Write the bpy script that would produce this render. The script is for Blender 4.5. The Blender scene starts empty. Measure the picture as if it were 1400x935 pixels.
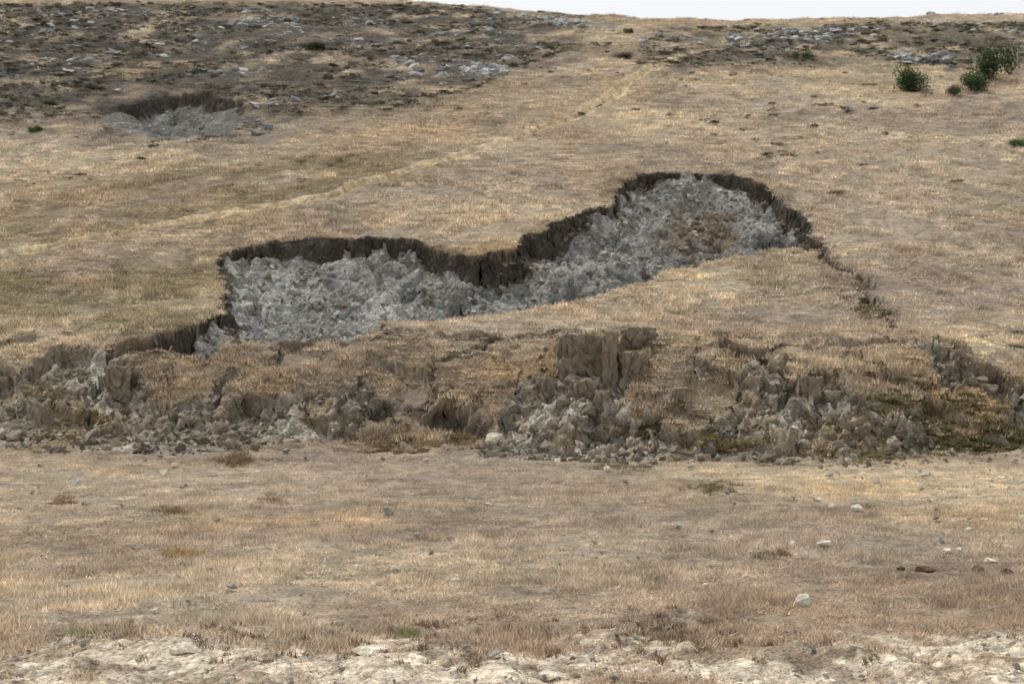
import bpy, bmesh, math, random, numpy as np, time
from mathutils import Vector, noise as mnoise
T0=time.time()
rng=np.random.default_rng(7); random.seed(7)
scene=bpy.context.scene
CAMZ=3.0; F=1944.0; PITCH=math.atan(32.5/1944)

# ------------------------------------------------------------ noise helpers
def hash2(ix,iy,seed):
    h=(ix.astype(np.int64)*374761393+iy.astype(np.int64)*668265263+int(seed)*1442695041)&0xffffffff
    h=((h^(h>>13))*1274126177)&0xffffffff
    h=h^(h>>16)
    return h/4294967296.0
def vnoise(x,y,seed=0):
    x0=np.floor(x); y0=np.floor(y); fx=x-x0; fy=y-y0
    fx=fx*fx*fx*(fx*(fx*6-15)+10); fy=fy*fy*fy*(fy*(fy*6-15)+10)
    a=hash2(x0,y0,seed); b=hash2(x0+1,y0,seed); c=hash2(x0,y0+1,seed); d=hash2(x0+1,y0+1,seed)
    return ((a*(1-fx)+b*fx)*(1-fy)+(c*(1-fx)+d*fx)*fy)*2-1
def fbm(x,y,freq,octv=3,seed=0,gain=0.5):
    out=np.zeros_like(x,dtype=float); amp=1.0; tot=0
    px=x*freq; py=y*freq
    for o in range(octv):
        out+=amp*vnoise(px,py,seed+o*17); tot+=amp
        px,py=(px*0.8-py*0.6)*2.03+5.1,(px*0.6+py*0.8)*2.03-3.7; amp*=gain
    return out/tot*1.5
def worley(x,y,freq,seed=0):
    px=x*freq; py=y*freq; x0=np.floor(px); y0=np.floor(py)
    f1=np.full(x.shape,9.0); f2=np.full(x.shape,9.0); idr=np.zeros(x.shape)
    for i in(-1,0,1):
        for j in(-1,0,1):
            cx=x0+i; cy=y0+j
            qx=cx+hash2(cx,cy,seed); qy=cy+hash2(cx,cy,seed+91)
            d=np.hypot(px-qx,py-qy); r=hash2(cx,cy,seed+57)
            m=d<f1
            f2=np.where(m,f1,np.minimum(f2,d)); idr=np.where(m,r,idr); f1=np.where(m,d,f1)
    return f1,f2,idr
def sm(t):
    t=np.clip(t,0,1); return t*t*(3-2*t)
def sp(t,s): return s*np.logaddexp(0,t/s)
def seg_dist(x,y,pts,closed=False):
    P_=list(pts)+([pts[0]] if closed else [])
    d=np.full(x.shape,1e3)
    for (ax,ay),(bx,by) in zip(P_[:-1],P_[1:]):
        vx,vy=bx-ax,by-ay; L=vx*vx+vy*vy+1e-9
        t=np.clip(((x-ax)*vx+(y-ay)*vy)/L,0,1)
        d=np.minimum(d,np.hypot(x-ax-t*vx,y-ay-t*vy))
    return d
def inside(x,y,pts):
    c=np.zeros(x.shape,bool); n=len(pts)
    for i in range(n):
        x1,y1=pts[i]; x2,y2=pts[(i+1)%n]
        if y1==y2: continue
        c^=((y1>y)!=(y2>y))&(x<(x2-x1)*(y-y1)/(y2-y1)+x1)
    return c
def sdf(x,y,pts):
    d=seg_dist(x,y,pts,True)
    return np.where(inside(x,y,pts),d,-d)
def sel(x,y,pts,m):
    a=np.array(pts); return (x>a[:,0].min()-m)&(x<a[:,0].max()+m)&(y>a[:,1].min()-m)&(y<a[:,1].max()+m)

# ------------------------------------------------------------ base hill
def ytoe(x): return np.interp(x,[-40,-30,-16,-7,0,4,7,12,15,18,22,40],[49,48,47.3,46.2,45.4,44.2,43.4,43.3,44.6,46.8,50,54])
def base(x,y):
    yc=np.interp(x,[-300,-60,-26,-8,5,25,60,300],[245,228,204,184,176,165,175,200])
    z=0.364*(sp(y-45.5,1.5)-1.2*sp(y-yc,3.0))
    m=sm((y-56)/30.)
    z=z+m*(fbm(x+40,y,1/34.,2,3)*0.75+fbm(x,y,1/11.,2,5)*0.16)*(1-0.7*sm((y-140)/25.))
    t=y-ytoe(x)
    B=np.interp(x,[-36,-24,-18,-16.5,-13.6,-7.7,0,3.3,7.7,12.8,15.4,18,22],[0,.5,.5,1.0,1.35,1.25,1.7,2.1,2.25,2.15,1.5,.8,0])
    z=z+B*sm(t/5.8)*(1-sm((t-5.8)/10.2))
    z=z+sm((44-y)/6.)*fbm(x,y,1/7.,3,11)*0.09
    z=z+sm((16.6-y)/1.5)*sm((y-6)/4)*(0.06+fbm(x,y,0.9,3,14)*0.12)
    return z
def P(u,v):
    rx=(u-700)/F; rz0=(467.5-v)/F
    cy,sy=math.cos(PITCH),math.sin(PITCH)
    dy=cy-rz0*sy; dz=sy+rz0*cy
    t=np.arange(11,250,0.05)
    X=rx*t; Y=dy*t; Z=CAMZ+dz*t
    h=base(X,Y)>Z
    i=int(np.argmax(h)) if h.any() else int(np.argmin(abs(t-178)))
    return (float(X[i]),float(Y[i]))
def PP(l): return [P(u,v) for u,v in l]

# ------------------------------------------------------------ surveyed outlines
sc_up=PP([(205,473),(212,465),(250,446),(298,430),(305,400),(300,372),(298,345),(345,333),(400,328),(450,326),(500,322),(560,324),(590,343),(640,350),(705,342),(712,325),(745,308),(800,293),(838,277),(850,247),(880,237),(940,236),(1000,241),(1050,250),(1070,268),(1078,282),(1104,292),(1106,325),(1118,345)])
sc_lo=PP([(1118,345),(1070,338),(1010,350),(950,366),(880,388),(800,410),(700,428),(600,441),(500,456),(400,472),(320,478),(205,473)])
SCAR=sc_up+sc_lo[1:-1]
sc2_up=PP([(125,156),(165,146),(205,136),(235,130),(285,130),(345,142),(335,152)])
sc2_lo=PP([(335,152),(322,182),(260,192),(190,188),(150,176),(125,156)])
SCAR2=sc2_up+sc2_lo[1:-1]
FR=[PP([(-60,545),(0,518),(60,494),(170,480),(190,510),(215,540),(262,552),(298,528),(335,516),(320,548),(380,545),(440,530),(500,522),(512,560),(485,600),(420,612),(250,622),(100,622),(-60,618)]),
    PP([(640,622),(676,575),(690,515),(735,488),(770,505),(840,515),(852,580),(930,592),(988,578),(978,535),(1020,508),(1100,512),(1190,540),(1215,575),(1290,600),(1240,630),(1100,638),(930,630),(800,634),(700,628)]),
    PP([(1205,458),(1290,478),(1400,518),(1470,548),(1470,600),(1400,580),(1330,548),(1262,505)])]
flank=PP([(1106,325),(1130,350),(1168,380),(1195,412),(1215,440),(1262,466),(1330,488),(1400,515)])
crk=[PP([(620,500),(632,480),(668,470),(675,455)]),PP([(900,455),(960,470),(1010,490),(1060,505)]),PP([(1010,490),(1050,478),(1110,492),(1150,520)]),
     PP([(150,478),(190,468),(240,470),(300,478)]),PP([(470,590),(520,600),(560,612)]),PP([(600,575),(640,580),(668,590)]),PP([(500,555),(560,560),(610,540)]),PP([(1190,500),(1240,520),(1290,560)])]
trail=PP([(-80,362),(0,350),(140,322),(280,296),(380,280),(450,266),(540,238),(640,208),(720,182),(790,158),(835,132),(862,108),(905,88),(960,66)])
UL=PP([(-200,6),(200,6),(560,6),(800,22),(780,70),(600,140),(400,165),(345,200),(150,190),(90,165),(-200,175)])
CR=PP([(900,38),(1600,26),(1600,80),(1380,96),(1200,88),(1080,88),(960,96),(860,90),(880,50)])
OL=PP([(-100,370),(120,350),(290,352),(292,420),(220,455),(100,440),(-100,450)])
ML=PP([(100,250),(300,225),(560,205),(640,225),(500,250),(330,290),(100,320),(-50,330)])
GR=PP([(1195,530),(1250,505),(1330,550),(1400,580),(1470,595),(1470,615),(1290,606),(1215,575)])
RF=PP([(920,255),(1010,262),(1030,300),(990,345),(940,350),(900,300)])
PALE=[PP([(690,18),(850,34),(860,46),(760,40),(700,32)]),PP([(1000,46),(1190,40),(1180,62),(1060,74),(990,62)]),PP([(1215,62),(1310,64),(1300,86),(1220,84)]),PP([(250,10),(420,20),(400,40),(280,30)]),PP([(590,85),(690,92),(690,108),(600,104)])]
POCK=[(P(375,418),1.4,1.2),(P(625,382),.8,1.1),(P(560,372),.6,.6),(P(970,300),1.2,.7),(P(870,345),1.0,.7),(P(345,440),.8,.7),(P(1065,300),1.7,1.3),(P(480,410),.7,.6),(P(760,385),.8,.6)]
LOW=[(P(960,240),4.5,-.62),(P(450,328),3.5,-.30),(P(660,350),3.0,.15),(P(860,260),2.2,.25),(P(770,305),2.0,-.2)]
mound=P(922,852)

def lin(r,g,b,k=1.0):
    return np.array([((c/255.)/12.92 if c/255.<0.04045 else ((c/255.+0.055)/1.055)**2.4)*k for c in(r,g,b)])
STRAW=lin(182,168,144); BROWN=lin(148,133,116); GOLD=lin(186,165,132); OLIVE=lin(134,126,104); GREY=lin(158,147,134)
DARKV=lin(98,94,87); SOIL=lin(156,155,148); SOILF=lin(160,150,134); SAND=lin(224,211,188)
def mix(a,b,t): return a*(1-t[:,None])+b*t[:,None]

def terrain(x,y):
    """returns z, soil mask, tint, vegetation density for 1-D world arrays"""
    n=len(x); z=base(x,y)
    soil=np.zeros(n); soilcol=np.tile(SOIL,(n,1))
    jx=fbm(x,y,0.7,4,21,.5)*0.38; jy=fbm(x,y,0.7,4,22,.5)*0.46
    z=z+fbm(x,y,1.6,4,31,.6)*0.05+sm((y-50)/20)*fbm(x,y,0.45,3,33)*0.12
    z=z+sm((y-90)/30)*fbm(x,y,0.25,4,35)*0.25
    for (up,lo,poly,D0,wl) in ((sc_up,sc_lo,SCAR,1.22,0.22),(sc2_up,sc2_lo,SCAR2,1.45,0.45)):
        k=np.where(sel(x,y,poly,3))[0]
        if len(k)==0: continue
        big=wl<0.3
        X=x[k]+jx[k]; Y=y[k]+jy[k]
        ins=inside(X,Y,poly); k=k[ins]; X=X[ins]; Y=Y[ins]
        ds=seg_dist(X,Y,up); dl=seg_dist(X,Y,lo)
        xx=x[k]; yy=y[k]
        D=D0+0.50*fbm(xx,yy,1/2.6,3,41)+0.3*sm(ds/4)
        if big:
            for (px,py),r_,dd in LOW: D=D+dd*np.exp(-((xx-px)**2+(yy-py)**2)/r_**2)
        wv=wl+0.45*sm(fbm(xx,yy,0.5,2,40)*1.8-.25)
        w=np.minimum(sm(ds/wv),sm(dl/(1.3 if big else 6.0)))
        ridg=1-np.abs(fbm(xx,yy*0.25,0.9,3,44))
        q_=1.0 if big else 0.55
        fl=(fbm(xx,yy,0.5,3,43)*0.24+ridg*0.20-0.12+fbm(xx,yy,2.4,4,45,0.62)*0.10)*q_
        w1,w2,wi=worley(xx,yy,2.2,48); fl+=(wi**5)*0.28*sm((w2-w1)/.2)*q_
        talus=(0.15+0.85*sm(fbm(xx,yy,.6,3,46)*1.5+.15))*np.exp(-ds/0.6)*sm((ds-.1)/.25)
        if big:
            for (px,py),r_,dp in POCK:
                q=np.hypot((xx-px)+jx[k],(yy-py)*1.1+jy[k])/r_
                fl-=dp*(1-sm((q-0.5)/0.5))
        z[k]+=-D*w+(fl+talus)*w
        st=np.abs(fbm(xx,yy,0.28,2,47))
        z[k]-=0.30*w*sm(1-st/0.10)
        soil[k]=np.maximum(soil[k],sm(ds/0.04)*sm(dl/0.5+0.3*fbm(xx,yy,1.0,2,49)))
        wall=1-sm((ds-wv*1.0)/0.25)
        c=mix(np.tile(SOIL,(len(k),1)),lin(202,201,192),sm(0.2+0.9*fbm(xx,yy,0.35,3,51))*0.75)
        c=mix(c,lin(112,114,112),sm(fbm(xx,yy,0.7,4,52,.65)*1.6)*0.7)
        if not big: c=c*0.66
        c=mix(c,lin(82,75,66),wall*0.9)  # cut wall: darker soil, with the shade of the face put into the colour
        tr=sdf(xx+jx[k]*2,yy+jy[k]*2,RF)
        if big: c=mix(c,lin(128,112,90),sm(tr/1.0+0.5)*sm(0.5+fbm(xx,yy,0.7,3,53))*0.85)
        soilcol[k]=c
    t=y-ytoe(x)
    k=np.where((t>-3)&(t<12)&(np.abs(x)<30))[0]
    if len(k):
        xx=x[k]; yy=y[k]; tt=t[k]
        zone=sm((tt+0.2)/1.2)*(1-sm((tt-6.5)/3.5))*(1-sm((np.abs(xx)-22)/5))
        X=xx+jx[k]; Y=yy+jy[k]
        f1,f2,idr=worley(X,Y,0.42,61)
        turf=(idr-0.5)*0.5+fbm(xx,yy,0.5,3,62)*0.28
        cr=(1-sm((f2-f1)/0.10))*(hash2(np.floor(idr*997),np.floor(idr*31),5)>0.45)
        dz=turf*zone-0.45*cr*zone
        s=np.zeros(len(k))
        for poly in FR:
            d=sdf(xx+jx[k]*1.8,yy+jy[k]*1.5,poly)
            s=np.maximum(s,sm(d/0.22+0.2)); dz-=(0.45+.35*fbm(xx,yy,.4,2,73))*sm(d/0.3)*(1-.75*sm((d-.2)/1.7))*zone
        gx_,gy_=xx+jx[k]*.8,yy+jy[k]*.8
        g1,g2,gid=worley(gx_,gy_,1.15,63)
        h1,h2,hid=worley(gx_,gy_,2.9,64)
        lump=(gid**4)*0.60*sm((g2-g1)/0.3)+(hid**3)*0.28*sm((h2-h1)/0.3)+fbm(xx,yy,2.6,4,68,.62)*.12
        dz+=s*sm((tt+0.7)/1.6)*lump*(1-0.5*sm((tt-5)/3))
        z[k]+=dz
        isl=sm((fbm(xx,yy,0.55,3,71)-0.42)*5)
        s2=np.maximum(s*(1-0.75*isl),cr*zone*0.9)
        soil[k]=np.maximum(soil[k],s2)
        c=mix(np.tile(SOILF,(len(k),1)),lin(204,196,180),sm(fbm(xx,yy,0.45,3,65)*1.2+0.35)*0.8)
        c=mix(c,lin(108,98,84),sm(fbm(xx,yy,0.9,4,66)*1.4)*0.65)
        c=mix(c,lin(150,131,98),sm(fbm(xx,yy,0.6,3,67)*1.6)*0.7)
        soilcol[k]=np.where((s2>0.01)[:,None],c,soilcol[k])
    for i,pl in enumerate([flank]+crk):
        k=np.where(sel(x,y,pl,2))[0]
        if len(k)==0: continue
        d=seg_dist(x[k]+jx[k]*1.2,y[k]+jy[k]*1.2,pl)
        wd=0.6 if i==0 else 0.34
        g=1-sm((d-wd*0.4)/(wd*0.6)); g*=sm(1.0+fbm(x[k],y[k],0.5,2,70+i))
        z[k]-=(0.9 if i==0 else 0.7)*g
        soil[k]=np.maximum(soil[k],g); soilcol[k]=np.where((g>0.3)[:,None],lin(106,97,84),soilcol[k])
    k=np.where(sel(x,y,trail,3))[0]; tr=np.zeros(n)
    if len(k):
        d=seg_dist(x[k]+jx[k]*.8,y[k]+jy[k]*.8,trail); wdt=0.34+0.0032*y[k]
        z[k]-=0.55*(1-sm(d/wdt)); tr[k]=(1-sm((d-wdt*.8)/0.35))*sm(1.7+fbm(x[k],y[k],0.3,2,81))
    nb=sm(((15.85-y)/2.2+fbm(x,y,0.9,5,83,.65)*1.2-0.05)*1.4)*sm((17.8-y)/1.5)
    soil=np.maximum(soil,nb*0.95)
    near=y<18.5
    c=mix(np.tile(SAND,(n,1)),lin(160,141,118),sm(fbm(x,y,1.6,4,84,.65)*1.5+0.15)*0.8)
    soilcol[near]=c[near]
    md=np.hypot((x-mound[0])/0.6,(y-mound[1])/0.4)
    g=np.exp(-md**2*1.4)*(1+.4*fbm(x,y,2.5,3,87)); z=z+g*0.14+g*fbm(x,y,5,3,85)*0.07
    soil=np.maximum(soil,sm((g-0.35)*3)*.8); mm=g>0.25; soilcol[mm]=lin(156,143,124)
    z=z+sm((17-y)/2)*fbm(x,y,4.5,4,88,.65)*0.05
    sk=sm((fbm(x,y,0.7,5,86,.6)-0.5)*4)*sm((y-15)/5)
    soilcol=np.where(((sk>0.05)&(soil<0.3))[:,None],lin(184,169,144),soilcol)
    soil=np.maximum(soil,sk*0.5)
    n1=fbm(x,y*1.1,0.10,4,91); n2=fbm(x,y,0.22,4,92); n3=fbm(x,y,0.06,3,93); n4=fbm(x,y,1.1,5,94,.68)
    tint=np.tile(STRAW,(n,1))
    tint=mix(tint,BROWN,sm(0.45+n1*0.9)*0.75)
    tint=mix(tint,GOLD,sm(n2*1.3-0.02)*0.5)
    tint=mix(tint,GREY,sm(n3*1.5+0.3)*0.45)
    tint=mix(tint,OLIVE,sm(fbm(x,y,0.15,4,95)*1.3-0.3)*0.5*(0.2+.8*sm((y-46)/6)))
    def reg(poly,fall,col,amt,tint,f=0.75):
        k=np.where(sel(x,y,poly,fall*2))[0]
        if len(k)==0: return tint
        d=sdf(x[k]+jx[k]*6,y[k]+jy[k]*6,poly)
        w=np.zeros(n); w[k]=sm(d/fall+0.5)*sm(f+fbm(x[k],y[k],0.35,4,96)*0.9)*amt
        return mix(tint,col,w)
    tint=reg(UL,12,DARKV,0.95,tint,.85); tint=reg(CR,8,lin(112,106,96),0.95,tint,.85)
    tint=reg(OL,4,lin(128,120,94),0.8,tint); tint=reg(ML,5,lin(134,122,98),0.85,tint)
    tint=reg(GR,1.2,lin(92,88,64),0.9,tint)
    zf=sm((t+0.3)/1.0)*(1-sm((t-4)/3))*(1-sm((np.abs(x)-20)/5))
    tint=mix(tint,lin(144,128,104),zf*0.75*sm(0.6+n4))
    tint=mix(tint,lin(184,156,114),zf*sm(fbm(x,y,0.4,3,97)*1.8-0.4)*0.4)
    tint=mix(tint,lin(146,129,112),sm((30-y)/14)*0.7*sm(0.7+n2))
    tint=mix(tint,lin(220,202,168),tr*0.95)
    tint*= np.clip(1+0.32*n4,0.45,1.5)[:,None]
    veg=(1-soil)*(1-0.97*tr)
    return z,soil,tint,soilcol,veg

# ------------------------------------------------------------ terrain mesh
def axis(segs):
    out=[]
    for a,b,s0,s1 in segs:
        m=max(1,int(round((b-a)/((s0+s1)/2)))); tt=(np.arange(m)/m)
        q=s1/s0
        if abs(q-1)<1e-3: w=tt
        else: w=(s0*tt+(s1-s0)*tt*tt/2)/(s0+(s1-s0)/2)
        out.append(a+(b-a)*w)
    out.append([segs[-1][1]]); return np.concatenate(out)
xp=axis([(0,8,0.06,0.07),(8,24,0.07,0.09),(24,85,0.14,0.8),(85,420,1.5,25)])
xs=np.concatenate([-xp[::-1],xp[1:]])
ys=axis([(-120,8,15,0.5),(8,13,0.3,0.05),(13,30,0.035,0.08),(30,43,0.09,0.08),(43,86,0.055,0.07),(86,200,0.11,0.4),(200,280,0.5,3),(280,700,5,40)])
nx,ny=len(xs),len(ys)
GX,GY=np.meshgrid(xs,ys); gx=GX.ravel(); gy=GY.ravel()
z,soil,tint,scol,veg=terrain(gx,gy)
col=tint*(1-soil[:,None])+scol*soil[:,None]
# break up the cut faces: steep ground is pushed in and out so that walls crumble and overhang
ZG=z.reshape(ny,nx); dzy,dzx=np.gradient(ZG,ys,xs)
gm=np.hypot(dzx,dzy); zone_=sm((GY-43)/2)*(1-sm((GY-125)/10))*(np.abs(GX)<60)
# spread the steepness mask a little so that lips and feet move too
st_=sm((gm-0.9)/1.6)
for _ in range(2):
    st_=np.maximum(st_,0.7*np.maximum(np.maximum(np.roll(st_,1,0),np.roll(st_,-1,0)),np.maximum(np.roll(st_,1,1),np.roll(st_,-1,1))))
st_*=zone_
ix=np.where(st_.ravel()>0.02)[0]
xx=gx[ix]; yy=gy[ix]; zz=z[ix]; ss=st_.ravel()[ix]
zr=zz-base(xx,yy)
o1=fbm(xx+0.35*yy,zz*1.3-0.2*yy,1.6,4,201,.6); o2=fbm(xx-0.35*yy+31,zz*1.3+0.2*yy,1.9,4,202,.6); o3=fbm(xx+yy,zz*1.5,2.4,3,203,.6)
lip=sm(1+zr/0.45)*0.14                         # turf lip leans out over the cut
nyd=-1.0
PX=gx.copy(); PY=gy.copy(); PZ=z.copy()
PX[ix]+=ss*o2*0.22; PY[ix]+=ss*(o1*0.26-lip); PZ[ix]+=ss*o3*0.12
me=bpy.data.meshes.new("hillside_terrain")
N=nx*ny; me.vertices.add(N)
me.vertices.foreach_set("co",np.stack([PX,PY,PZ],1).astype(np.float32).ravel())
I=(np.arange(ny-1)[:,None]*nx+np.arange(nx-1)[None,:]).ravel()
fq=np.stack([I,I+1,I+nx+1,I+nx],1).astype(np.int32)
me.loops.add(fq.size); me.loops.foreach_set("vertex_index",fq.ravel())
me.polygons.add(len(fq)); me.polygons.foreach_set("loop_start",np.arange(0,fq.size,4,dtype=np.int32))
me.update(calc_edges=True)
a=me.attributes.new("tint",'FLOAT_VECTOR','POINT'); a.data.foreach_set("vector",col.astype(np.float32).ravel())
a=me.attributes.new("soil",'FLOAT','POINT'); a.data.foreach_set("value",soil.astype(np.float32))
ter=bpy.data.objects.new("hillside_terrain",me); scene.collection.objects.link(ter)

# ------------------------------------------------------------ materials
def newmat(name):
    m=bpy.data.materials.new(name); m.use_nodes=True; nt=m.node_tree; nt.nodes.clear()
    return m,nt,nt.nodes.new,nt.links.new
def math_(nt,op,a,b=None,c=None):
    nd=nt.nodes.new('ShaderNodeMath'); nd.operation=op
    for i,vv in enumerate((a,b,c)):
        if vv is None: continue
        if isinstance(vv,(int,float)): nd.inputs[i].default_value=vv
        else: nt.links.new(vv,nd.inputs[i])
    return nd.outputs[0]
def noise_(nt,vec,scale,detail=4,rough=0.6):
    nd=nt.nodes.new('ShaderNodeTexNoise'); nd.inputs['Scale'].default_value=scale; nd.inputs['Detail'].default_value=detail; nd.inputs['Roughness'].default_value=rough
    nt.links.new(vec,nd.inputs['Vector']); return nd.outputs['Fac']
def vscale(nt,v,s):
    nd=nt.nodes.new('ShaderNodeVectorMath'); nd.operation='SCALE'; nt.links.new(v,nd.inputs[0])
    if isinstance(s,(int,float)): nd.inputs['Scale'].default_value=s
    else: nt.links.new(s,nd.inputs['Scale'])
    return nd.outputs[0]
def out_diff(nt,colr,bump=None):
    b=nt.nodes.new('ShaderNodeBsdfDiffuse'); b.inputs['Roughness'].default_value=0.6
    nt.links.new(colr,b.inputs['Color'])
    if bump is not None: nt.links.new(bump,b.inputs['Normal'])
    o=nt.nodes.new('ShaderNodeOutputMaterial'); nt.links.new(b.outputs[0],o.inputs[0])
def bump_(nt,h,st,dist):
    b=nt.nodes.new('ShaderNodeBump'); b.inputs['Strength'].default_value=st; b.inputs['Distance'].default_value=dist
    nt.links.new(h,b.inputs['Height']); return b.outputs[0]

m,nt,nn,ll=newmat("dry_grass_and_soil")
tc=nn('ShaderNodeTexCoord').outputs['Object']
at=nn('ShaderNodeAttribute'); at.attribute_name='tint'
so=nn('ShaderNodeAttribute'); so.attribute_name='soil'
n1=noise_(nt,tc,3.0,6,0.7); n2=noise_(nt,tc,17.0,4,0.7)
def vor(scale):
    vo=nn('ShaderNodeTexVoronoi'); vo.inputs['Scale'].default_value=scale; ll(tc,vo.inputs['Vector'])
    sep=nn('ShaderNodeSeparateColor'); ll(vo.outputs['Color'],sep.inputs[0]); return vo.outputs['Distance'],sep.outputs[0]
d1,r1=vor(4.5); d2,r2=vor(11.0)
g=math_(nt,'ADD',math_(nt,'MULTIPLY',n1,0.9),math_(nt,'MULTIPLY',n2,1.0))
g=math_(nt,'MULTIPLY_ADD',math_(nt,'SUBTRACT',g,0.95),2.0,0.88)
peb=math_(nt,'MULTIPLY_ADD',math_(nt,'POWER',r2,4.0),0.5,math_(nt,'MULTIPLY_ADD',math_(nt,'POWER',r1,4.0),0.35,0.78))
s2=math_(nt,'MULTIPLY',peb,math_(nt,'MULTIPLY_ADD',math_(nt,'SUBTRACT',g,0.88),0.9,0.97))
mx=nn('ShaderNodeMix'); mx.data_type='FLOAT'; ll(so.outputs['Fac'],mx.inputs[0]); ll(g,mx.inputs[2]); ll(s2,mx.inputs[3])
c=vscale(nt,at.outputs['Vector'],math_(nt,'MAXIMUM',mx.outputs[0],0.25))
hs_=math_(nt,'ADD',math_(nt,'MULTIPLY',r1,0.9),math_(nt,'MULTIPLY',r2,0.45)); hs_=math_(nt,'SUBTRACT',hs_,math_(nt,'ADD',d1,math_(nt,'MULTIPLY',d2,.5)))
h=math_(nt,'ADD',math_(nt,'ADD',n1,math_(nt,'MULTIPLY',n2,0.4)),math_(nt,'MULTIPLY',math_(nt,'MULTIPLY',hs_,0.6),so.outputs['Fac']))
out_diff(nt,c,bump_(nt,h,1.0,0.15))
me.materials.append(m)

def grass_mat(name,trans=0.35):
    m,nt,nn,ll=newmat(name)
    at=nn('ShaderNodeAttribute'); at.attribute_type='INSTANCER'; at.attribute_name='tint'
    br=nn('ShaderNodeAttribute'); br.attribute_name='blade'
    oi=nn('ShaderNodeObjectInfo')
    f=math_(nt,'ADD',math_(nt,'MULTIPLY_ADD',br.outputs['Fac'],0.9,0.55),math_(nt,'MULTIPLY_ADD',oi.outputs['Random'],0.3,-0.1))
    c=vscale(nt,at.outputs['Vector'],f)
    d=nn('ShaderNodeBsdfDiffuse'); t=nn('ShaderNodeBsdfTranslucent'); ll(c,d.inputs[0]); ll(c,t.inputs[0])
    mxx=nn('ShaderNodeMixShader'); mxx.inputs[0].default_value=trans; ll(d.outputs[0],mxx.inputs[1]); ll(t.outputs[0],mxx.inputs[2])
    o=nn('ShaderNodeOutputMaterial'); ll(mxx.outputs[0],o.inputs[0]); return m
GM=grass_mat("dry_grass_blades",0.38)
LM=grass_mat("shrub_leaves",0.25)
def rock_mat(name,c0,c1,inst=True,turf=False):
    m,nt,nn,ll=newmat(name)
    tc=nn('ShaderNodeTexCoord').outputs['Object']
    n=noise_(nt,tc,2.5 if not turf else 3.0,6,0.7); n2=noise_(nt,tc,11,4,0.7)
    mx=nn('ShaderNodeMix'); mx.data_type='RGBA'
    if inst:
        oi=nn('ShaderNodeObjectInfo'); f=math_(nt,'ADD',math_(nt,'MULTIPLY',oi.outputs['Random'],0.9),math_(nt,'MULTIPLY_ADD',n,0.8,-0.35))
    else: f=math_(nt,'MULTIPLY_ADD',math_(nt,'SUBTRACT',n,0.5),2.6,0.5)
    f=math_(nt,'MINIMUM',math_(nt,'MAXIMUM',f,0.0),1.0)
    ll(f,mx.inputs[0]); mx.inputs[6].default_value=(*c0,1); mx.inputs[7].default_value=(*c1,1)
    c=vscale(nt,mx.outputs[2],math_(nt,'MULTIPLY_ADD',n2,0.7,0.65))
    if turf:
        ge=nn('ShaderNodeNewGeometry'); sx=nn('ShaderNodeSeparateXYZ'); ll(ge.outputs['Normal'],sx.inputs[0])
        w=math_(nt,'MULTIPLY_ADD',math_(nt,'ADD',sx.outputs[2],math_(nt,'MULTIPLY',n,0.5)),4.0,-3.6)
        w=math_(nt,'MINIMUM',math_(nt,'MAXIMUM',w,0.0),1.0)
        m2=nn('ShaderNodeMix'); m2.data_type='RGBA'; ll(w,m2.inputs[0]); ll(c,m2.inputs[6]); m2.inputs[7].default_value=(*lin(138,124,102),1)
        c=m2.outputs[2]
    out_diff(nt,c,bump_(nt,math_(nt,'ADD',n,math_(nt,'MULTIPLY',n2,0.4)),0.9,0.12 if not inst else 0.2))
    return m
M_shale=rock_mat("pale_shale",lin(150,150,144),lin(228,224,210))
M_clod=rock_mat("soil_clod",lin(116,106,92),lin(178,167,149))
M_block=rock_mat("soil_block_earth",lin(104,96,84),lin(164,152,134),False,True)
M_out=rock_mat("grey_outcrop_rock",lin(136,142,146),lin(218,218,212))
M_field=rock_mat("field_stone",lin(184,175,158),lin(234,226,208),False)
M_fieldd=rock_mat("dark_field_stone",lin(84,70,54),lin(120,104,84),False)

# ------------------------------------------------------------ prototypes
def mk(name,verts,faces,mat,blade=None,flat=False):
    me=bpy.data.meshes.new(name); me.from_pydata([tuple(map(float,v)) for v in verts],[],[tuple(int(q) for q in f) for f in faces]); me.materials.append(mat)
    if blade is not None:
        a=me.attributes.new("blade",'FLOAT','POINT'); a.data.foreach_set("value",np.array(blade,dtype=np.float32))
    if flat: me.shade_flat()
    me.update(); return bpy.data.objects.new(name,me)
def tuft(name,nb,rad,h0,h1,wid,lean,mat,r):
    V=[];Fc=[];B=[]
    for i in range(nb):
        ang=r.uniform(0,6.283); rr=rad*math.sqrt(r.random()); x,y=rr*math.cos(ang),rr*math.sin(ang)
        hh=r.uniform(h0,h1); fa=r.uniform(0,6.283); dx,dy=math.cos(fa)*wid/2,math.sin(fa)*wid/2
        la=r.uniform(0,6.283); le=hh*r.uniform(0,lean); b=r.random()
        k=len(V); V+=[(x-dx,y-dy,-0.03),(x+dx,y+dy,-0.03),(x+le*math.cos(la),y+le*math.sin(la),hh)]
        Fc.append((k,k+1,k+2)); B+=[b]*3
    return mk(name,V,Fc,mat,B)
def protoset(name,objs):
    c=bpy.data.collections.new(name)
    for o in objs: c.objects.link(o)
    return c
R=random.Random(3)
C_near=protoset("grass_tufts_near",[tuft("grass_tuft_a%d"%i,32,0.16,0.015,0.08,0.014,2.0,GM,R) for i in range(6)])
C_hill=protoset("grass_tufts_hill",[tuft("grass_tuft_b%d"%i,36,0.34,0.03,0.15,0.035,1.6,GM,R) for i in range(6)])
C_rim=protoset("grass_tufts_rim",[tuft("grass_tuft_c%d"%i,50,0.22,0.06,0.20,0.028,1.3,GM,R) for i in range(5)])
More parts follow.
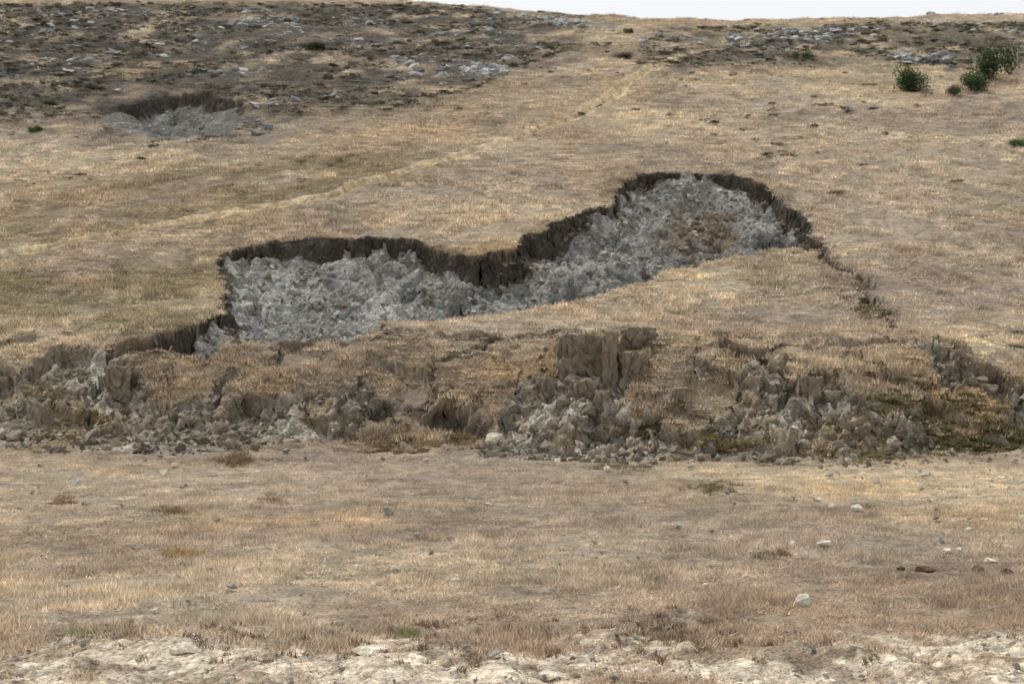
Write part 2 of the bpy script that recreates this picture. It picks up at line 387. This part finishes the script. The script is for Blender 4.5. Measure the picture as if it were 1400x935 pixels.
def shrubproto(name,nleaf,size,mat,r,lobes=6,flat=0.7):
    V=[];Fc=[];B=[]
    L=[(r.uniform(-.55,.55),r.uniform(-.55,.55),r.uniform(.15,.6)*flat,r.uniform(.28,.5),r.random()) for _ in range(lobes)]
    for i in range(nleaf):
        lx,ly,lz,lr,lb=r.choice(L)
        d=Vector((r.gauss(0,1),r.gauss(0,1),r.gauss(0,1))).normalized()*lr*(r.random()**0.35)
        p=Vector((lx,ly,lz))+Vector((d.x,d.y,d.z*0.8*flat)); p.z=max(p.z,0.0)
        s=size*r.uniform(.6,1.4); a=Vector((r.gauss(0,1),r.gauss(0,1),r.gauss(0,1))).normalized(); b=a.orthogonal().normalized()
        k=len(V); V+=[p-a*s,p+b*s*.5,p+a*s,p-b*s*.5]; Fc.append((k,k+1,k+2,k+3)); B+=[0.55*lb+0.45*r.random()]*4
    return mk(name,V,Fc,mat,B)
C_shrub=protoset("low_scrub_clumps",[shrubproto("scrub_clump_%d"%i,200,0.085,LM,R,5,0.6) for i in range(5)])
def hullmesh(r,npts,sc,cuts=0,ns=0.0):
    bm=bmesh.new()
    for i in range(npts):
        d=Vector((r.gauss(0,1),r.gauss(0,1),r.gauss(0,1))).normalized()*r.uniform(.75,1.0)
        bm.verts.new((d.x*sc[0],d.y*sc[1],d.z*sc[2]))
    res=bmesh.ops.convex_hull(bm,input=bm.verts[:])
    bmesh.ops.delete(bm,geom=[g for g in bm.verts if not g.link_faces],context='VERTS')
    if cuts:
        bmesh.ops.subdivide_edges(bm,edges=bm.edges[:],cuts=cuts,use_grid_fill=True)
        bmesh.ops.triangulate(bm,faces=bm.faces[:])
        sd=Vector((r.uniform(0,50),r.uniform(0,50),0)); k=max(sc)
        for v in bm.verts:
            q=v.co/k
            v.co+=Vector((mnoise.fractal(q*2.5+sd,1,2,4),mnoise.fractal(q*2.5-sd,1,2,4),mnoise.fractal(q*2.5+sd*2,1,2,4)))*ns*k
    bm.verts.index_update(); V=[v.co[:] for v in bm.verts]; Fc=[[v.index for v in f.verts] for f in bm.faces]; bm.free(); return V,Fc
def rockproto(name,mat,r,flat,cuts=0,ns=0.0,npts=11):
    V,Fc=hullmesh(r,npts,(1,r.uniform(.55,.95),r.uniform(.5,.85)*flat),cuts,ns); return mk(name,V,Fc,mat,None,True)
C_stone=protoset("shale_stones",[rockproto("shale_stone_%d"%i,M_shale,R,0.6) for i in range(9)])
C_clod=protoset("soil_clods",[rockproto("soil_clod_%d"%i,M_clod,R,1.0,3,0.14,10) for i in range(8)])
C_out=protoset("outcrop_rocks",[rockproto("outcrop_rock_%d"%i,M_out,R,0.5) for i in range(6)])

# ------------------------------------------------------------ scatter
def scatter(name,x,y,zz,scale,rot,coll,nproto,tintv):
    n=len(x); me=bpy.data.meshes.new(name); me.vertices.add(n)
    me.vertices.foreach_set("co",np.stack([x,y,zz],1).astype(np.float32).ravel())
    for nm,arr in(("iscale",scale),("irot",rot),("tint",tintv)):
        a=me.attributes.new(nm,'FLOAT_VECTOR','POINT'); a.data.foreach_set("vector",np.ascontiguousarray(arr,dtype=np.float32).ravel())
    a=me.attributes.new("idx",'INT','POINT'); a.data.foreach_set("value",rng.integers(0,nproto,n).astype(np.int32))
    ob=bpy.data.objects.new(name,me); scene.collection.objects.link(ob)
    ng=bpy.data.node_groups.new(name+"_scatter",'GeometryNodeTree')
    ng.interface.new_socket("Geometry",in_out='INPUT',socket_type='NodeSocketGeometry'); ng.interface.new_socket("Geometry",in_out='OUTPUT',socket_type='NodeSocketGeometry')
    gi=ng.nodes.new('NodeGroupInput'); go=ng.nodes.new('NodeGroupOutput'); ip=ng.nodes.new('GeometryNodeInstanceOnPoints')
    ci=ng.nodes.new('GeometryNodeCollectionInfo'); ci.inputs[0].default_value=coll; ci.inputs['Separate Children'].default_value=True; ci.inputs['Reset Children'].default_value=True
    def na(nm,dt):
        q=ng.nodes.new('GeometryNodeInputNamedAttribute'); q.data_type=dt; q.inputs[0].default_value=nm; return q.outputs[0]
    e=ng.nodes.new('FunctionNodeEulerToRotation')
    L=ng.links.new
    L(gi.outputs[0],ip.inputs['Points']); L(ci.outputs[0],ip.inputs['Instance']); ip.inputs['Pick Instance'].default_value=True
    L(na("idx",'INT'),ip.inputs['Instance Index']); L(na("irot",'FLOAT_VECTOR'),e.inputs[0]); L(e.outputs[0],ip.inputs['Rotation']); L(na("iscale",'FLOAT_VECTOR'),ip.inputs['Scale'])
    L(ip.outputs[0],go.inputs[0])
    md=ob.modifiers.new("scatter",'NODES'); md.node_group=ng
    return ob
def yawrot(n,tilt=0.0,slope=0.0):
    return np.stack([rng.normal(0,tilt,n)+slope if tilt else np.zeros(n),rng.normal(0,tilt,n) if tilt else np.zeros(n),rng.uniform(0,6.283,n)],1)
def sc3(s,zs=None): return np.stack([s,s,s if zs is None else zs],1)

n=64000; u=rng.random(n); y=np.exp(np.log(12.6)+u*(np.log(49)-np.log(12.6))); y=np.where(rng.random(n)<0.35,rng.uniform(12.6,49,n),y)
x=rng.uniform(-1,1,n)*(0.43*y+3)
Z,s,t_,sc_,v_=terrain(x,y); dens=v_*sm(0.62+fbm(x,y,1.0,4,101,.6)*1.3)
k=(rng.random(n)<dens)&(y-ytoe(x)<1.0)
hs=rng.uniform(.5,1.3,n)*(0.55+0.8*sm(fbm(x,y,0.9,3,102)+.5))*(0.5+0.5*v_)
scatter("dry_meadow_grass",x[k],y[k],Z[k],sc3(rng.uniform(.8,1.2,n),hs)[k],yawrot(n,.1)[k],C_near,6,(t_*1.36*rng.uniform(.6,1.35,n)[:,None])[k])
n=112000; u=rng.random(n); y=np.exp(np.log(44)+u*(np.log(205)-np.log(44))); x=rng.uniform(-1,1,n)*(0.40*y+6)
Z,s,t_,sc_,v_=terrain(x,y); k=(rng.random(n)<v_*v_*sm(0.68+fbm(x,y,0.6,4,103,.6)*1.3))&(y-ytoe(x)>0.2)
hs=rng.uniform(.5,1.25,n)*(0.5+1.0*sm(fbm(x,y,0.5,3,104)+.5))
scatter("hillside_grass",x[k],y[k],Z[k],sc3(rng.uniform(.7,1.2,n)*(0.75+y/200),hs)[k],yawrot(n,.1)[k],C_hill,6,(t_*1.30*rng.uniform(.6,1.35,n)[:,None])[k])

def along(pl,n,off):
    a=np.array(pl); d=np.hypot(*(a[1:]-a[:-1]).T); cs=np.concatenate([[0],np.cumsum(d)]); q=rng.random(n)*cs[-1]
    return np.interp(q,cs,a[:,0])+rng.normal(0,off,n),np.interp(q,cs,a[:,1])+rng.normal(0,off,n)
X=[];Y=[]
for pl,nn_,o in ((sc_up,4200,0.5),(sc2_up,500,0.5),(sc_lo,800,0.5),(flank,700,0.5),(FR[0],900,.5),(FR[1],1000,.5),(FR[2],500,.5)):
    a,b=along(pl,nn_,o); X.append(a); Y.append(b)
x=np.concatenate(X); y=np.concatenate(Y); n=len(x)
Z,s,t_,sc_,v_=terrain(x,y); k=(v_>0.75)&(y>45)&(rng.random(n)<sm(.75+fbm(x,y,.6,2,137)*1.4))
scatter("scarp_rim_turf",x[k],y[k]-.05,Z[k],sc3(rng.uniform(.6,1.3,n),rng.uniform(.3,.9,n))[k],yawrot(n,.3)[k],C_rim,5,(t_*1.15)[k])
x,y=along(sc_up,1100,0.55); n=len(x); Z,s,t_,sc_,v_=terrain(x,y); k=(s>0.5)&(Z<base(x,y)-.5)&(rng.random(n)<sm(fbm(x,y,.4,2,131)+.4)); size=rng.uniform(.08,.38,n)
scatter("fallen_turf_clods",x[k],y[k],(Z+size*.1)[k],sc3(size,size*.7)[k],yawrot(n,.4)[k],C_clod,8,t_[k])

def polyscatter(poly,n):
    a=np.array(poly); x=rng.uniform(a[:,0].min(),a[:,0].max(),n*3); y=rng.uniform(a[:,1].min(),a[:,1].max(),n*3)
    m_=inside(x,y,poly); return x[m_][:n],y[m_][:n]
xa,ya=polyscatter(SCAR,24000); xb,yb=polyscatter(SCAR2,1800)
x=np.concatenate([xa,xb]); y=np.concatenate([ya,yb]); n=len(x)
Z,s,t_,sc_,v_=terrain(x,y); dsu=np.minimum(seg_dist(x,y,sc_up),seg_dist(x,y,sc2_up))
k=(s>0.7)&(rng.random(n)<sm(0.30+fbm(x,y,0.5,4,110)*1.4))&(Z<base(x,y)-0.25)&(dsu>0.8)
size=0.025+0.045*rng.random(n)**1.5+0.24*rng.random(n)**11
scatter("scar_rubble_stones",x[k],y[k],(Z+size*.2)[k],sc3(size)[k],yawrot(n,.4,.25)[k],C_stone,9,t_[k])
k=(s>0.7)&(rng.random(n)<0.07)&(Z<base(x,y)-0.6)&(dsu>.5); size=0.05+0.34*rng.random(n)**4
scatter("scar_soil_clods",x[k],y[k],Z[k],sc3(size)[k],yawrot(n,.5)[k],C_clod,8,t_[k])
X=[];Y=[]
for p_,nn_ in zip(FR,(4200,6200,1700)):
    a,b=polyscatter(p_,nn_); X.append(a);Y.append(b)
x=np.concatenate(X); y=np.concatenate(Y); n=len(x); Z,s,t_,sc_,v_=terrain(x,y)
k=(s>0.4)&(rng.random(n)<0.28); size=0.04+0.06*rng.random(n)+0.40*rng.random(n)**8
scatter("debris_soil_clods",x[k],y[k],(Z+size*.05)[k],sc3(size)[k],yawrot(n,.6)[k],C_clod,8,t_[k])
k=(s>0.4)&(rng.random(n)<0.32); size=0.02+0.035*rng.random(n)+0.17*rng.random(n)**11
scatter("debris_stones",x[k],y[k],(Z+size*.2)[k],sc3(size)[k],yawrot(n,.5,.3)[k],C_stone,9,t_[k])
n=900; x=rng.uniform(-24,22,n); y=ytoe(x)+0.4-np.abs(rng.normal(0,1.2,n)); Z,s,t_,sc_,v_=terrain(x,y); size=0.03+0.04*rng.random(n)+.15*rng.random(n)**7
k=rng.random(n)<sm(.35+fbm(x,y,.3,2,141)*1.4)
scatter("rolled_out_clods",x[k],y[k],(Z+size*.2)[k],sc3(size)[k],yawrot(n,.4)[k],C_clod,8,t_[k])
n=7500; y=np.exp(rng.uniform(np.log(12.8),np.log(46),n)); x=rng.uniform(-1,1,n)*(0.43*y+2); Z,s,t_,sc_,v_=terrain(x,y)
k=rng.random(n)<(0.07+0.75*sm((16.8-y)/3)+0.30*sm((y-41)/4)+0.22*sm((x-5)/6)*sm((y-17)/4)); size=0.010+0.016*rng.random(n)+0.06*rng.random(n)**7
size*=np.clip(y/14,1,2.8)
scatter("meadow_stones",x[k],y[k],(Z+size*.5+.012)[k],sc3(size)[k],yawrot(n,.25)[k],C_stone,9,t_[k])
X=[];Y=[]
for p_,nn_ in ((UL,9500),(CR,3000)):
    a,b=polyscatter(p_,nn_); X.append(a);Y.append(b)
x=np.concatenate(X+[rng.uniform(-75,75,1800)]); y=np.concatenate(Y+[rng.uniform(80,180,1800)]); n=len(x); Z,s,t_,sc_,v_=terrain(x,y)
pr=sm(0.42+fbm(x,y,0.13,5,120,.6)*1.9)
k=(rng.random(n)<pr)&(s<0.5)&(~inside(x,y,SCAR2)); size=0.22+0.65*rng.random(n)**2.2
q=rng.random(n)
dk=np.where((q<0.45)[:,None],lin(64,64,55),np.where((q<.8)[:,None],lin(94,89,79),lin(122,114,96)))
scatter("low_scrub",x[k],y[k],Z[k],sc3(size,size*rng.uniform(.45,.85,n))[k],yawrot(n)[k],C_shrub,5,dk[k])
X=[];Y=[];C=[];S=[]
def brush(poly,nn_,cols,s0,s1):
    a,b=polyscatter(poly,nn_)
    for i in range(len(a)):
        X.append(a[i]);Y.append(b[i]);C.append(lin(*cols[int(rng.integers(len(cols)))]));S.append(rng.uniform(s0,s1))
brush(GR,300,[(84,86,56),(104,98,68),(120,108,80),(92,94,62)],.18,.42)
brush(PP([(1210,560),(1300,590),(1390,600),(1300,615),(1180,632),(1110,628)]),100,[(104,102,68),(126,114,84)],.12,.3)
brush(PP([(930,590),(1030,588),(1050,628),(930,622)]),100,[(112,102,70),(130,114,84),(100,96,66)],.15,.32)
brush(PP([(480,585),(600,580),(600,622),(470,620)]),50,[(104,90,70),(126,108,82)],.14,.3)
brush(PP([(860,560),(980,540),(980,590),(870,592)]),50,[(112,102,76),(130,116,88)],.12,.28)
brush(PP([(1165,418),(1225,425),(1225,440),(1180,436)]),24,[(96,92,70)],.2,.35)
brush(PP([(20,560),(200,580),(300,600),(100,615)]),40,[(116,102,76),(100,92,68)],.12,.26)
X=np.array(X);Y=np.array(Y);S=np.array(S); Z=terrain(X,Y)[0]
scatter("toe_brush",X,Y,Z,sc3(S,S*.8),yawrot(len(X)),C_shrub,5,np.array(C))
X=[];Y=[]
for p_,nn_ in [(UL,6000),(CR,1300)]+[(q,700) for q in PALE]:
    a,b=polyscatter(p_,nn_); X.append(a);Y.append(b)
n0=len(X[0])+len(X[1])
x=np.concatenate(X); y=np.concatenate(Y); n=len(x); Z,s,t_,sc_,v_=terrain(x,y)
k=(rng.random(n)<np.where(np.arange(n)>=n0,0.9*sm(.5+fbm(x,y,.2,3,123)*1.5),sm(0.12+fbm(x,y,0.12,4,121)*1.9)))&(s<.5)&(~inside(x,y,SCAR2)); size=0.14+0.75*rng.random(n)**4
scatter("outcrop_rocks",x[k],y[k],(Z+size*.12)[k],sc3(size)[k],yawrot(n,.2,.2)[k],C_out,6,t_[k])

# ------------------------------------------------------------ individual objects
def ground(x,y):
    return float(terrain(np.array([x]),np.array([y]))[0][0])
RR=random.Random(11)
for (u,v,w,hf,dark) in [(250,890,46,.5,0),(1098,832,28,.85,0),(1172,698,24,.5,0),(1128,745,22,.5,0),(1085,746,14,.6,0),(1117,686,14,.5,0),(1137,695,13,.5,0),(985,709,16,.5,0),(1197,662,13,.8,0),
        (1232,779,14,.6,1),(1265,780,30,.4,1),(1294,756,16,.6,0),(1312,753,13,.5,0),(1336,780,20,.4,1),(1376,783,22,.5,1),(1354,772,19,.5,0),(1325,728,15,.5,0),(441,777,14,.5,0),(540,782,15,.5,0),(622,798,16,.4,0),(668,692,11,.5,0),(1345,712,12,.5,0),
        (214,842,14,.6,0),(288,813,14,.6,0),(224,650,18,.6,0),(240,640,14,.6,0),(505,893,60,.3,0),(690,905,26,.35,0),(750,928,34,.4,0),(830,645,12,.9,0),(1368,655,13,.4,0),(675,612,34,.8,0),(824,607,24,.7,0),(1020,790,12,.5,0),(965,802,11,.5,0)]:
    x,y=P(u,v); s=w/F*y/2
    V,Fc=hullmesh(RR,18,(s*1.15,s*RR.uniform(.7,1.0),s*hf*1.25),3,.05)
    ob=mk("rock",V,Fc,M_fieldd if dark else M_field,None,True); ob.rotation_euler=(0,0,RR.uniform(-.3,.3)); ob.location=(x,y,ground(x,y)+s*hf*.6); scene.collection.objects.link(ob)
def block(u,v,w,h,dep,yaw=0,lean=0,taper=.10,name="soil_block"):
    x,y=P(u,v); bz=float(base(np.array([x]),np.array([y]))[0]); W=w/F*y; E=0.9; H=h/F*y+E
    bm=bmesh.new(); bmesh.ops.create_cube(bm,size=1.0); bmesh.ops.subdivide_edges(bm,edges=bm.edges[:],cuts=17,use_grid_fill=True)
    sd=Vector((RR.uniform(0,99),RR.uniform(0,99),0)); sc=min(1.0,W)
    for q in bm.verts:
        c=q.co.copy(); m_=max(abs(c.x),abs(c.y),abs(c.z)); l=c.length/(m_ if m_ else 1)
        f=1-0.15*(l-1)**2; tp=1-taper*(c.z+.5)
        p=Vector((c.x*W*tp*f,c.y*dep*tp*f,(c.z*f+.5)*H))
        p+=Vector((mnoise.noise(p*1.1+sd),mnoise.noise(p*1.1+sd*2),mnoise.noise(p*1.1-sd)*.6))*0.22*sc
        f1=mnoise.voronoi(Vector((p.x*1.9,p.y*1.9,p.z*1.5))+sd)[0]
        p-=c.normalized()*(max(0,0.14-(f1[1]-f1[0]))*1.4*sc-mnoise.fractal(p*3.5+sd,1.0,2.0,5)*0.08*(.4+.6*sc))
        p.x+=lean*p.z
        q.co=p
    bm.verts.index_update(); V=[q.co[:] for q in bm.verts]; Fc=[[q.index for q in f.verts] for f in bm.faces]; bm.free()
    ob=mk(name,V,Fc,M_block,None,True); ob.rotation_euler=(0,RR.uniform(-.07,.07),yaw)
    ob.location=(x,y+dep*.45,bz-E); scene.collection.objects.link(ob)
for b in [(791,508,66,50,1.7,.16,0),(836,518,22,64,1.3,-.1,.05),(872,480,52,32,1.6,-.12,.04),(868,526,44,44,1.0,.15,.03),(798,545,32,26,.8,.3,.05),(826,562,22,28,.7,-.2,0),
          (1102,546,34,32,.8,.1,0),(1140,548,26,14,.7,-.2,.1),(1174,552,30,12,.8,.2,0),(162,516,34,16,.9,.2,-.1),(56,512,18,24,.5,.1,0),(745,532,26,14,.7,.4,0),
          (940,466,50,7,.9,.1,0)]:
    block(*b)
def shrub(u,v,w,h,colr,nl=2600,ls=0.045,name="shrub"):
    x,y=P(u,v); s=w/F*y/1.7; hh=h/F*y
    m,nt,nn,ll=newmat("evergreen_shrub_leaves"); br=nn('ShaderNodeAttribute'); br.attribute_name='blade'
    cb=nn('ShaderNodeRGB'); cb.outputs[0].default_value=(*colr,1); c=vscale(nt,cb.outputs[0],math_(nt,'MULTIPLY_ADD',br.outputs['Fac'],1.1,0.45))
    d=nn('ShaderNodeBsdfDiffuse'); t=nn('ShaderNodeBsdfTranslucent'); ll(c,d.inputs[0]); ll(c,t.inputs[0]); mxx=nn('ShaderNodeMixShader'); mxx.inputs[0].default_value=.3
    ll(d.outputs[0],mxx.inputs[1]); ll(t.outputs[0],mxx.inputs[2]); o=nn('ShaderNodeOutputMaterial'); ll(mxx.outputs[0],o.inputs[0])
    ob=shrubproto(name,nl,ls,m,RR,11,1.0); ob.scale=(s,s,hh/1.0); ob.location=(x,y,ground(x,y)-.1); scene.collection.objects.link(ob)
for a in [(1250,122,60,42,lin(62,76,50)),(1332,126,48,34,lin(66,80,52)),(1360,110,58,54,lin(60,74,48)),(1308,134,28,20,lin(84,88,64)),(1390,202,28,16,lin(64,88,52)),(50,182,24,14,lin(76,96,58)),(860,46,16,10,lin(84,88,66)),(850,80,34,12,lin(72,74,58)),(430,70,34,16,lin(60,62,50)),(1095,84,34,14,lin(84,92,70)),(130,124,34,10,lin(62,64,52)),(600,60,30,10,lin(66,68,56))]:
    shrub(*a)
shrub(790,784,52,15,lin(98,116,72),700,0.035,"green_weed")
X=[];Y=[];TT=[];S=[]
for (u,v,ru,cnt,colr,sz) in [(235,700,24,22,(122,106,86),1.1),(370,685,22,22,(122,106,86),1.0),(90,686,26,20,(122,106,86),1.0),(975,668,34,44,(112,104,76),1.0),(980,612,60,60,(128,114,82),1.3),(320,632,26,22,(122,106,84),1.4),
        (255,760,18,12,(170,148,112),1.2),(1060,760,22,10,(130,114,92),.9),(560,866,18,18,(138,140,96),.6),(110,872,16,14,(128,134,86),.6),(1230,555,70,40,(116,110,80),1.2),(1330,585,70,40,(120,112,82),1.2),(1180,618,50,50,(126,120,86),1.1),
        (880,580,40,60,(132,118,86),1.3),(640,590,40,40,(134,120,92),1.3),(540,605,50,50,(126,110,86),1.3),(130,560,60,50,(128,112,84),1.1),(1380,595,30,40,(112,108,76),1.2),(1190,428,30,30,(120,112,82),1.3),(850,640,30,20,(122,116,84),1.0),(480,878,20,10,(130,132,88),.6),(910,862,50,30,(124,106,86),.8),(660,880,600,130,(118,100,82),.75)]:
    for i in range(cnt):
        p=P(u+RR.gauss(0,ru*.5),v+RR.gauss(0,ru*.12 if ru<200 else 18)); X.append(p[0]);Y.append(p[1]);TT.append(lin(*colr)*RR.uniform(.75,1.3));S.append(sz*RR.uniform(.6,1.1)*(0.6 if v>640 else .9))
X=np.array(X);Y=np.array(Y);S=np.array(S); Z=terrain(X,Y)[0]
scatter("grass_clumps",X,Y,Z,sc3(S),yawrot(len(X),.2),C_rim,5,np.array(TT))

# ------------------------------------------------------------ light, sky, camera
EL=math.radians(61); AZ=math.radians(-36)
w=bpy.data.worlds.new("World"); scene.world=w; w.use_nodes=True; nt=w.node_tree; nt.nodes.clear()
sky=nt.nodes.new('ShaderNodeTexSky'); sky.sky_type='NISHITA'; sky.sun_disc=False; sky.sun_elevation=EL; sky.sun_rotation=AZ; sky.dust_density=4.0; sky.air_density=1.0
# summer haze: thick towards the horizon, thin overhead
tcw=nt.nodes.new('ShaderNodeTexCoord'); sz=nt.nodes.new('ShaderNodeSeparateXYZ'); nt.links.new(tcw.outputs['Generated'],sz.inputs[0])
mr=nt.nodes.new('ShaderNodeMapRange'); mr.inputs[1].default_value=0.28; mr.inputs[2].default_value=0.75; mr.inputs[3].default_value=0.88; mr.inputs[4].default_value=0.25; nt.links.new(sz.outputs[2],mr.inputs[0])
hz=nt.nodes.new('ShaderNodeMix'); hz.data_type='RGBA'; nt.links.new(mr.outputs[0],hz.inputs[0]); hz.inputs[7].default_value=(9.2,9.3,9.4,1)
bg=nt.nodes.new('ShaderNodeBackground'); bg.inputs[1].default_value=0.108; ow=nt.nodes.new('ShaderNodeOutputWorld')
nt.links.new(sky.outputs[0],hz.inputs[6]); nt.links.new(hz.outputs[2],bg.inputs[0]); nt.links.new(bg.outputs[0],ow.inputs[0])
sl=bpy.data.lights.new("sun",'SUN'); sl.energy=5.0; sl.angle=math.radians(0.5); sl.color=(1,0.975,0.93)
so_=bpy.data.objects.new("sun",sl); scene.collection.objects.link(so_)
so_.rotation_euler=Vector((math.sin(AZ)*math.cos(EL),math.cos(AZ)*math.cos(EL),math.sin(EL))).to_track_quat('Z','Y').to_euler(); so_.location=(-40,160,120)
cam=bpy.data.cameras.new("camera"); cam.lens=50; cam.sensor_width=36; cam.clip_end=2000; cam.clip_start=0.1
co=bpy.data.objects.new("camera",cam); scene.collection.objects.link(co); co.location=(0,0,CAMZ); co.rotation_euler=(math.pi/2+PITCH,0,0)
scene.camera=co
scene.view_settings.view_transform='Standard'; scene.view_settings.look='None'; scene.view_settings.exposure=0
print("done",time.time()-T0)
